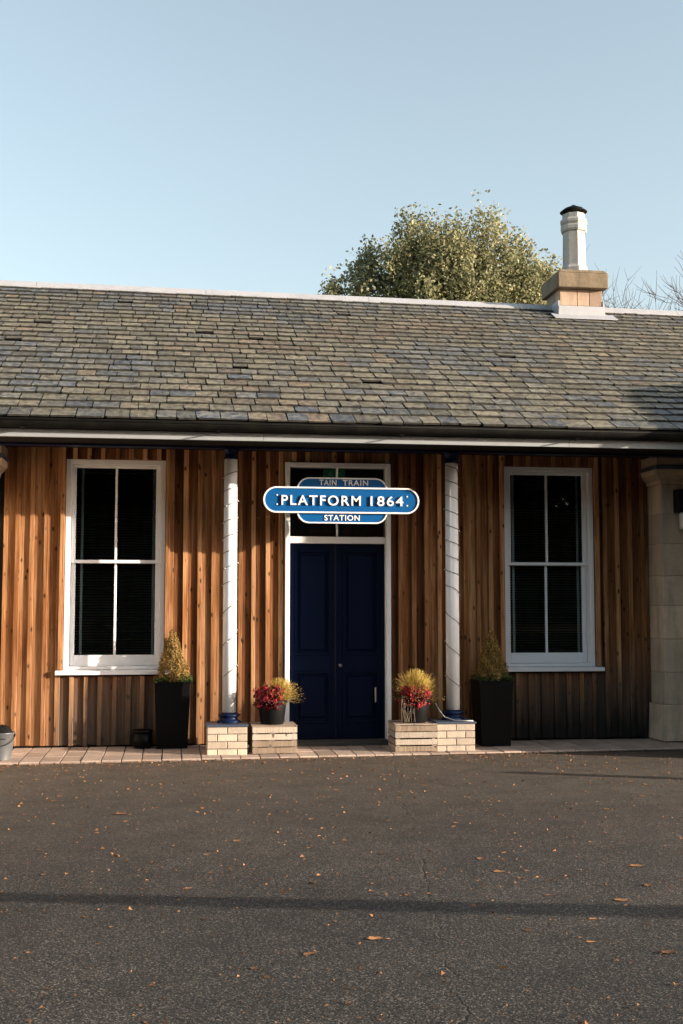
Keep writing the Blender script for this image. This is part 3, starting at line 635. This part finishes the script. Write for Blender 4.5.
def flower(x, y, side, goldx, goldz, redx, plant_scale):
    z0 = .314; P_ = empty('flower_pot', (x,y,z0), 'round glossy black flower pot on the %s crate' % side, 'flower pot', 'black pots on the crates'); b = MB()
    b.lathe(x, y, [(.118,z0),(.122,z0+.005),(.15,z0+.20),(.15,z0+.215)], 32); b.build('pot_body', M['black'], P_)
    b = MB(); b.lathe(x, y, [(.15,z0+.215),(.162,z0+.218),(.162,z0+.248),(.15,z0+.25),(.143,z0+.235)], 32, cap=False); b.build('pot_rim', M['black'], P_)
    b = MB(); b.lathe(x, y, [(.0,z0+.2305),(.143,z0+.231)], 24, cap=False); b.build('potting_soil', M['soil'], P_)
    zt = z0 + .235
    G = empty('golden_grass', (goldx,y,zt), 'tuft of feathery golden grass in the pot on the %s crate' % side, 'grass plant', 'golden grasses in the pots'); b = MB()
    for _ in range(1700):
        an = random.uniform(0,2*math.pi); sp = abs(random.gauss(0,.55)); L = random.uniform(.55,1.0)*plant_scale
        d = Vector((math.cos(an)*math.sin(min(sp,1.35)), math.sin(an)*math.sin(min(sp,1.35)), math.cos(min(sp,1.35))))
        p0 = Vector((goldx+random.gauss(0,.02), y+.03+random.gauss(0,.02), zt-.02)); p1 = p0 + d*L*.55; p2 = p0 + d*L*(.95) + Vector((d.x*.03,d.y*.03,-.03*sp))
        sd_ = d.cross(Vector((0,0,1))+Vector((.01,.02,0))).normalized()*.0021
        b.cur = (random.random(), random.random(), 0); b.poly([p0-sd_, p0+sd_, p1+sd_*1.3, p1-sd_*1.3]); b.poly([p1-sd_*1.3, p1+sd_*1.3, p2+sd_*.4, p2-sd_*.4])
        for _2 in range(3):
            q = p1.lerp(p2, random.random()); b.cur = (random.random(), random.random(), 0); leafquad(b, q, Vector((random.gauss(0,1),-1,random.gauss(0,1))), random.uniform(.004,.008), .4)
    b.build('blades', M['gold'], G)
    E_ = empty('red_leaf_plant', (redx,y-.04,zt), 'red leaved bedding plant in the pot on the %s crate' % side, 'plant', 'red plants in the pots'); b = MB(); lf = MB()
    for _ in range(190):
        an = random.uniform(0,2*math.pi); rr = .165*math.sqrt(random.random()); hz = random.uniform(-.09,.21)*(1-.4*rr/.15)+.0
        p = Vector((redx+rr*math.cos(an)*.95, y-.055+rr*math.sin(an)*.8, zt+hz)); base = Vector((redx+rr*.25*math.cos(an), y-.04+rr*.25*math.sin(an), zt-.01))
        b.tube([base, base.lerp(p,.5)+Vector((0,0,.02)), p], .0018, 4)
        lf.cur = (random.random(), random.random(), 0)
        for _2 in range(3):
            pp = p + Vector((random.gauss(0,.014),random.gauss(0,.014),random.gauss(0,.012))); n = Vector((math.cos(an)*.5+random.gauss(0,.4), -.8+random.gauss(0,.4), .5+random.gauss(0,.4)))
            leafquad(lf, pp, n, random.uniform(.018,.032), .5, .18)
    b.build('stems', M['red'], E_); lf.build('leaves', M['red'], E_)
    return E_
flower(1.07, -.74, 'left', 1.16, 0, 1.04, .29)
RED2 = flower(2.60, -.76, 'right', 2.62, 0, 2.59, .38)
# dried trailing stems over the right crate pot
b = MB()
for _ in range(14):
    x = 2.50 + random.uniform(-.06,.09); p0 = Vector((x,-.88,.60)); b.tube([p0, p0+Vector((random.uniform(-.04,.02),-.035,-.10)), p0+Vector((random.uniform(-.08,.03),-.045,-.27))], .0018, 4)
b.build('trailing_stems', M['crate'], RED2)
# cable lying on the right plinth
b = MB(); b.tube([(2.86,-.60,.50),(2.885,-.66,.43),(2.93,-.74,.36),(3.02,-.83,.333),(3.12,-.88,.332),(3.205,-.90,.332)], .006, 6); tag(b.build('power_cable', M['cable']), 'loose white cable curling onto the right brick plinth', 'cable')
# low round pot behind the left planter
D_ = empty('round_pot', (-.29,-.20,.022), 'low dark round pot tucked behind the left tall planter', 'pot'); b = MB(); b.lathe(-.29,-.20,[(.075,.022),(.098,.03),(.108,.10),(.10,.19)],28); b.build('pot_body', M['planter'], D_)
b = MB(); b.lathe(-.29,-.20,[(.10,.19),(.112,.195),(.112,.215),(.10,.22),(.09,.205)],28,cap=False); b.lathe(-.29,-.20,[(0,.206),(.095,.206)],20,cap=False); b.build('pot_rim', M['planter'], D_)
# bucket with black sack
BX, BY = -1.675, -.96; B_ = empty('metal_bucket', (BX,BY,.022), 'galvanised metal bucket on the pavement at the far left', 'bucket'); b = MB()
b.lathe(BX,BY,[(.105,.022),(.105,.028),(.138,.275),(.143,.28),(.143,.288),(.136,.288),(.133,.27),(.102,.04)],36,cap=False); b.lathe(BX,BY,[(0,.034),(.103,.034)],20,cap=False); b.build('bucket_body', M['steel'], B_)
b = MB(); b.tube([(BX+.143*math.cos(a_), BY-.143*abs(math.sin(a_))*.75-.03, .262-.10*abs(math.sin(a_))) for a_ in [math.pi*q/16 for q in range(17)]], .004, 6); b.build('bucket_handle', M['black'], B_)
b = MB(); n = 22; rings = []
for q in range(9):
    f = q/8; rr = .128*math.cos(f*1.45)+.004; rings.append([b.vert((BX+.02*f+rr*(1+.12*math.sin(5*kk*.29+q))*math.cos(2*math.pi*kk/n), BY+rr*(1+.1*math.sin(3*kk*.29+q*2))*math.sin(2*math.pi*kk/n), .235+.12*f+.012*math.sin(kk*1.7+q))) for kk in range(n)])
b.smooth = True
for r0, r1 in zip(rings, rings[1:]):
    for kk in range(n): b.face((r0[kk],r0[(kk+1)%n],r1[(kk+1)%n],r1[kk]))
b.face(rings[-1]); tag(b.build('black_sack', M['bag']), 'crumpled black sack stuffed in the galvanised bucket', 'sack')

# ------------------------------------------------------------------ leaves on the asphalt
def leafmesh(seed):
    rr = random.Random(seed); b = MB(); n = 9; pts = []
    b.cur = (rr.random(), rr.random(), 0); c = b.vert((0,0,.008)); ring = []
    L, W_ = .5, rr.uniform(.26,.42)
    for q in range(12):
        an = 2*math.pi*q/12; rad = (1 if q % 2 == 0 else .8)*rr.uniform(.85,1.1); x, y = L*math.cos(an)*rad, W_*math.sin(an)*rad
        ring.append(b.vert((x, y, .05 + .22*abs(y)*rr.uniform(.5,1.4) + .25*x*x*rr.uniform(0,1.2))))
    for q in range(12): b.face((c, ring[q], ring[(q+1)%12]))
    b.tube([(L*.9,0,.06),(L*1.5,.05,.03)], .02, 4); return b
protos = []
for q in range(7):
    o = leafmesh(q).build('fallen_leaf', M['litter']); protos.append(o)
rl = random.Random(21); LEAF_SPOTS = []
for (X, Y) in [(-1.0,-6.6)]: pass
while len(LEAF_SPOTS) < 170:
    X, Y = rl.uniform(-2.3, 4.9), -1.5 - 8.2*rl.random()**1.0
    LEAF_SPOTS.append((X, Y, rl.uniform(.025,.06)))
for _ in range(45):
    X = rl.uniform(-1.8, 5.0); LEAF_SPOTS.append((X, fronty(X) - .03 - abs(rl.gauss(0,.18)), rl.uniform(.02,.045)))
LEAF_SPOTS += [(.45,-5.45,.08),(2.75,-6.55,.09),(2.35,-7.35,.08),(2.62,-7.05,.07),(.95,-7.9,.09),(.62,-8.1,.07),(2.2,-8.3,.08),(-.35,-4.3,.1),(3.3,-4.6,.06),(4.1,-3.4,.07),(4.3,-4.2,.07),(1.9,-6.6,.09),(-.9,-3.6,.08)]
for n_, (X, Y, s_) in enumerate(LEAF_SPOTS):
    o = protos[n_] if n_ < len(protos) else protos[n_ % len(protos)].copy()
    if n_ >= len(protos): COL.objects.link(o)
    o.location = (X, Y, .001); o.rotation_euler = (rl.uniform(-.04,.04), rl.uniform(-.04,.04), rl.uniform(0,6.28)); o.scale = (s_, s_, s_*rl.uniform(.3,.7))
    tag(o, 'dry orange brown leaf fallen on the dark asphalt', 'leaf', 'fallen leaves on the asphalt')
b = MB()
for _ in range(13000):
    X, Y = rl.uniform(-2.8, 5.8), -1.3 - 8.4*rl.random()**1.35
    if _ > 10500: Y = fronty(X) - abs(rl.gauss(0,.16))
    if mnoise.noise(Vector((X*.7, Y*.7, 1))) + rl.random()*1.0 < .35: continue
    s_ = rl.uniform(.003,.009) if rl.random() < .88 else rl.uniform(.010,.018); an = rl.uniform(0,6.28); b.cur = (rl.random(), rl.random(), 0); ca, sa = math.cos(an)*s_, math.sin(an)*s_; q = rl.uniform(.25,.7)
    b.poly([(X+ca,Y+sa,.003),(X-sa*q,Y+ca*q,.003+s_*rl.uniform(.3,1.1)),(X-ca,Y-sa,.003),(X+sa*q,Y-ca*q,.003+s_*rl.uniform(0,.5))])
tag(b.build('leaf_litter', M['litter']), 'fine crumbs of brown leaf litter strewn over the asphalt', 'leaf litter', kind='stuff')

# ------------------------------------------------------------------ trees
def branch(b, p, d, L, r, depth, rr, up=.15, spread=.55, kids=(2,4), rmin=.010):
    pts = [p]; n = 5; q = p.copy(); dd = d.copy()
    for i_ in range(n):
        dd = (dd + Vector((rr.gauss(0,.10),rr.gauss(0,.10),rr.gauss(0,.08)+up*.12))).normalized(); q = q + dd*L/n; pts.append(q.copy())
    b.tube(pts, [r*(1-.55*i_/n) for i_ in range(n+1)], 5 if depth > 1 else 3)
    if depth > 0:
        for c_ in range(rr.randint(*kids)):
            i_ = rr.randint(2, n); nd = (dd + Vector((rr.gauss(0,spread),rr.gauss(0,spread),rr.gauss(.1,spread*.7)))).normalized()
            branch(b, pts[i_], nd, L*rr.uniform(.55,.82), max(rmin, r*(1-.55*i_/n)*.62), depth-1, rr, up, spread, kids, rmin)
def g_(rr, s_): return max(-1.6*s_, min(1.6*s_, rr.gauss(0, s_)))
def leafy_tree(name, loc, crown, rad, nclump, nleaf, lsize, m, label, group=None, seed=1, lobes=None):
    rr = random.Random(seed); T = empty(name, loc, label, 'tree', group); x, y, z = loc; b = MB(); c0 = Vector(crown)
    top = Vector((crown[0], crown[1], crown[2]+rad[2]*.5)); b.tube([(x,y,z),(x+.1,y,z+(top.z-z)*.4),tuple(top)], [rad[0]*.07, rad[0]*.05, rad[0]*.015], 8)
    clumps = []
    for _ in range(nclump):
        v = Vector((rr.gauss(0,1),rr.gauss(0,1),rr.gauss(0,1))).normalized(); f = rr.uniform(.35,1)**.6
        lump = 1 + .20*mnoise.noise(v*2.1 + Vector((seed,0,0))) + .14*mnoise.noise(v*5 + Vector((0,seed,0)))
        if lobes:
            lx, lz, rx, rzz = rr.choices(lobes, [l[2]*l[3]*math.sqrt(l[2]*l[3]) for l in lobes])[0]
            clumps.append(Vector((lx, crown[1], lz)) + Vector((v.x*rx, v.y*(rx+rzz)*.5, v.z*rzz))*f*lump)
        else: clumps.append(c0 + Vector((v.x*rad[0],v.y*rad[1],v.z*rad[2]))*f*lump)
    for c in clumps[::5]:
        s_ = Vector((x,y,z)).lerp(top, rr.uniform(.45,.95)); mid = s_.lerp(c,.5)+Vector((0,0,rad[2]*.06)); b.tube([s_,mid,c], [rad[0]*.018,rad[0]*.01,rad[0]*.003], 4)
    b.build('trunk', M['bark'], T); b = MB()
    for c in clumps:
        hue = rr.gauss(.45,.25); cr = rad[0]*(rr.uniform(.05,.10) if lobes else rr.uniform(.07,.15)); br = rr.uniform(.25,.75)
        for _ in range(nleaf):
            p = c + Vector((g_(rr,.55),g_(rr,.55),g_(rr,.95)))*cr; b.cur = (min(1,max(0,hue+rr.gauss(0,.18))), min(1,max(0,br+rr.gauss(0,.2))), 0)
            n = Vector((rr.gauss(0,1),rr.gauss(0,1),rr.gauss(.3,1))); u = n.cross(Vector((rr.gauss(0,1),rr.gauss(0,1),rr.gauss(0,1)))).normalized(); n.normalize(); v = n.cross(u); s_ = lsize*rr.uniform(.6,1.3)
            b.poly([p-u*s_, p+v*s_*.6, p+u*s_, p-v*s_*.6])
    b.build('crown', m, T)
leafy_tree('broadleaf_tree', (10.1,30,0), (10.1,30,11.5), (4.75,4.6,4.85), 1150, 56, .074, M['crown'], 'large tree with yellow green autumn leaves behind the slate roof', seed=4,
    lobes=[(5.43+(a-322)*.0387, 13.35+(290-c)*.0387, d*.0387, e*.0387) for a, c, d, e in ((440,292,58,60),(482,256,38,40),(386,284,40,38),(530,285,32,34),(352,298,30,22),(422,248,30,32),(500,300,50,42),(448,230,17,20),(545,268,14,17),(372,254,14,16),(485,220,13,14),(405,224,13,14),(515,250,16,20),(340,285,12,12))])
def bare(loc, L, r, seed, label, depth=5):
    rr = random.Random(seed); T = empty('bare_tree', loc, label, 'tree', 'bare trees behind the roof'); b = MB(); p = Vector(loc)
    b.tube([p, p+Vector((.1,0,L))], [r, r*.7], 8); b.build('trunk', M['bark'], T); b = MB(); tp = p+Vector((.1,0,L))
    for q in range(7):
        an = q*.9+rr.random(); branch(b, tp-Vector((0,0,rr.random()*L*.25)), Vector((math.cos(an)*.6,math.sin(an)*.6,1)).normalized(), L*.38, r*.5, depth-1, rr, .45, .5, (3,4))
    b.build('branches', M['bark'], T)
bare((16.2,18,0), 6.5, .14, 3, 'leafless tree with dark twigs rising behind the right end of the roof', 5)
bare((16.9,32,0), 8.3, .14, 8, 'faint leafless tree low behind the ridge near the chimney', 5)
# trees across the forecourt, behind the photographer: they show in the window glass
for n_, (X, Y, h_) in enumerate([(-46,-34,10),(-37,-36,11),(-28,-34,10),(-20,-36,12),(-12,-34,11),(-4.5,-35,12),(3,-34,11.5),(10,-35,12.5),(17.5,-34,12),(25,-37,11.5),(33,-39,11),(42,-42,12)]):
    leafy_tree('roadside_tree', (X,Y,0), (X,Y,h_*.5), (5.4,3.4,h_*.52), 260, 38, .42, M['darkleaf'], 'dark leafy tree mirrored in the window panes', 'trees across the forecourt', seed=40+n_)
H_ = empty('boundary_hedge', (0,-30,0), 'dark clipped hedge along the far edge of the forecourt', 'hedge'); b = MB(); hb = MB(); rh = random.Random(9)
hb.box(-44,40,-30.7,-29.6,0,2.5); hb.build('branches', M['darkleaf'], H_)
for _ in range(9000):
    p = Vector((rh.uniform(-44,40), -30.1+rh.uniform(-.75,.75), 2.75*math.sqrt(rh.random()))); n = Vector((rh.gauss(0,.5),1,rh.gauss(.3,.5))).normalized(); b.cur = (rh.random(),rh.random(),0)
    u = n.cross(Vector((rh.gauss(0,1),rh.gauss(0,1),rh.gauss(0,1)))).normalized(); v = n.cross(u); z_ = rh.uniform(.12,.26); b.poly([p-u*z_, p+v*z_*.6, p+u*z_, p-v*z_*.6])
b.build('foliage', M['darkleaf'], H_)

# ------------------------------------------------------------------ post and an added, unseen boom at the right that throw the long shadows
T = empty('unseen_boom', (9.5,-10.41,0), 'unseen timber boom added to throw the long straight shadow across the asphalt', 'barrier'); b = MB(); b.cur = (.3,.4,.5)
b.box(9.38,9.62,-10.54,-10.28,0,.98); b.build('boom_post', M['pole'], T, .01)
dx, dy = math.cos(R(-13.2)), math.sin(R(-13.2)); b = MB(); b.cur = (.3,.4,.5); b.M = Matrix.Translation((9.5,-10.41,0)) @ Matrix.Rotation(R(-13.2),4,'Z')
b.hexa([(-5.9,-.04,1.05),(.9,-.06,1.01),(.9,.06,1.01),(-5.9,.04,1.05),(-5.9,-.04,1.16),(.9,-.06,1.20),(.9,.06,1.20),(-5.9,.04,1.16)]); b.build('boom_arm', M['pole'], T, .008)
b = MB(); b.M = Matrix.Translation((9.5,-10.41,0)) @ Matrix.Rotation(R(-13.2),4,'Z'); b.box(.55,.95,-.14,.14,.84,1.26); b.build('counterweight', M['black'], T, .01)
BX2, BY2 = 7.6, -4.45
T = empty('marker_post', (BX2,BY2,0), 'short square post casting the tapering shadow near the right stone pier', 'post'); b = MB(); b.cur = (.3,.4,.5); b.box(BX2-.06,BX2+.06,BY2-.06,BY2+.06,0,.86); b.build('post_shaft', M['pole'], T, .006)
b = MB(); sq(b, BX2-.075,BX2+.075,BY2-.075,BY2+.075,.861,.91,.04); b.build('post_cap', M['pole'], T)
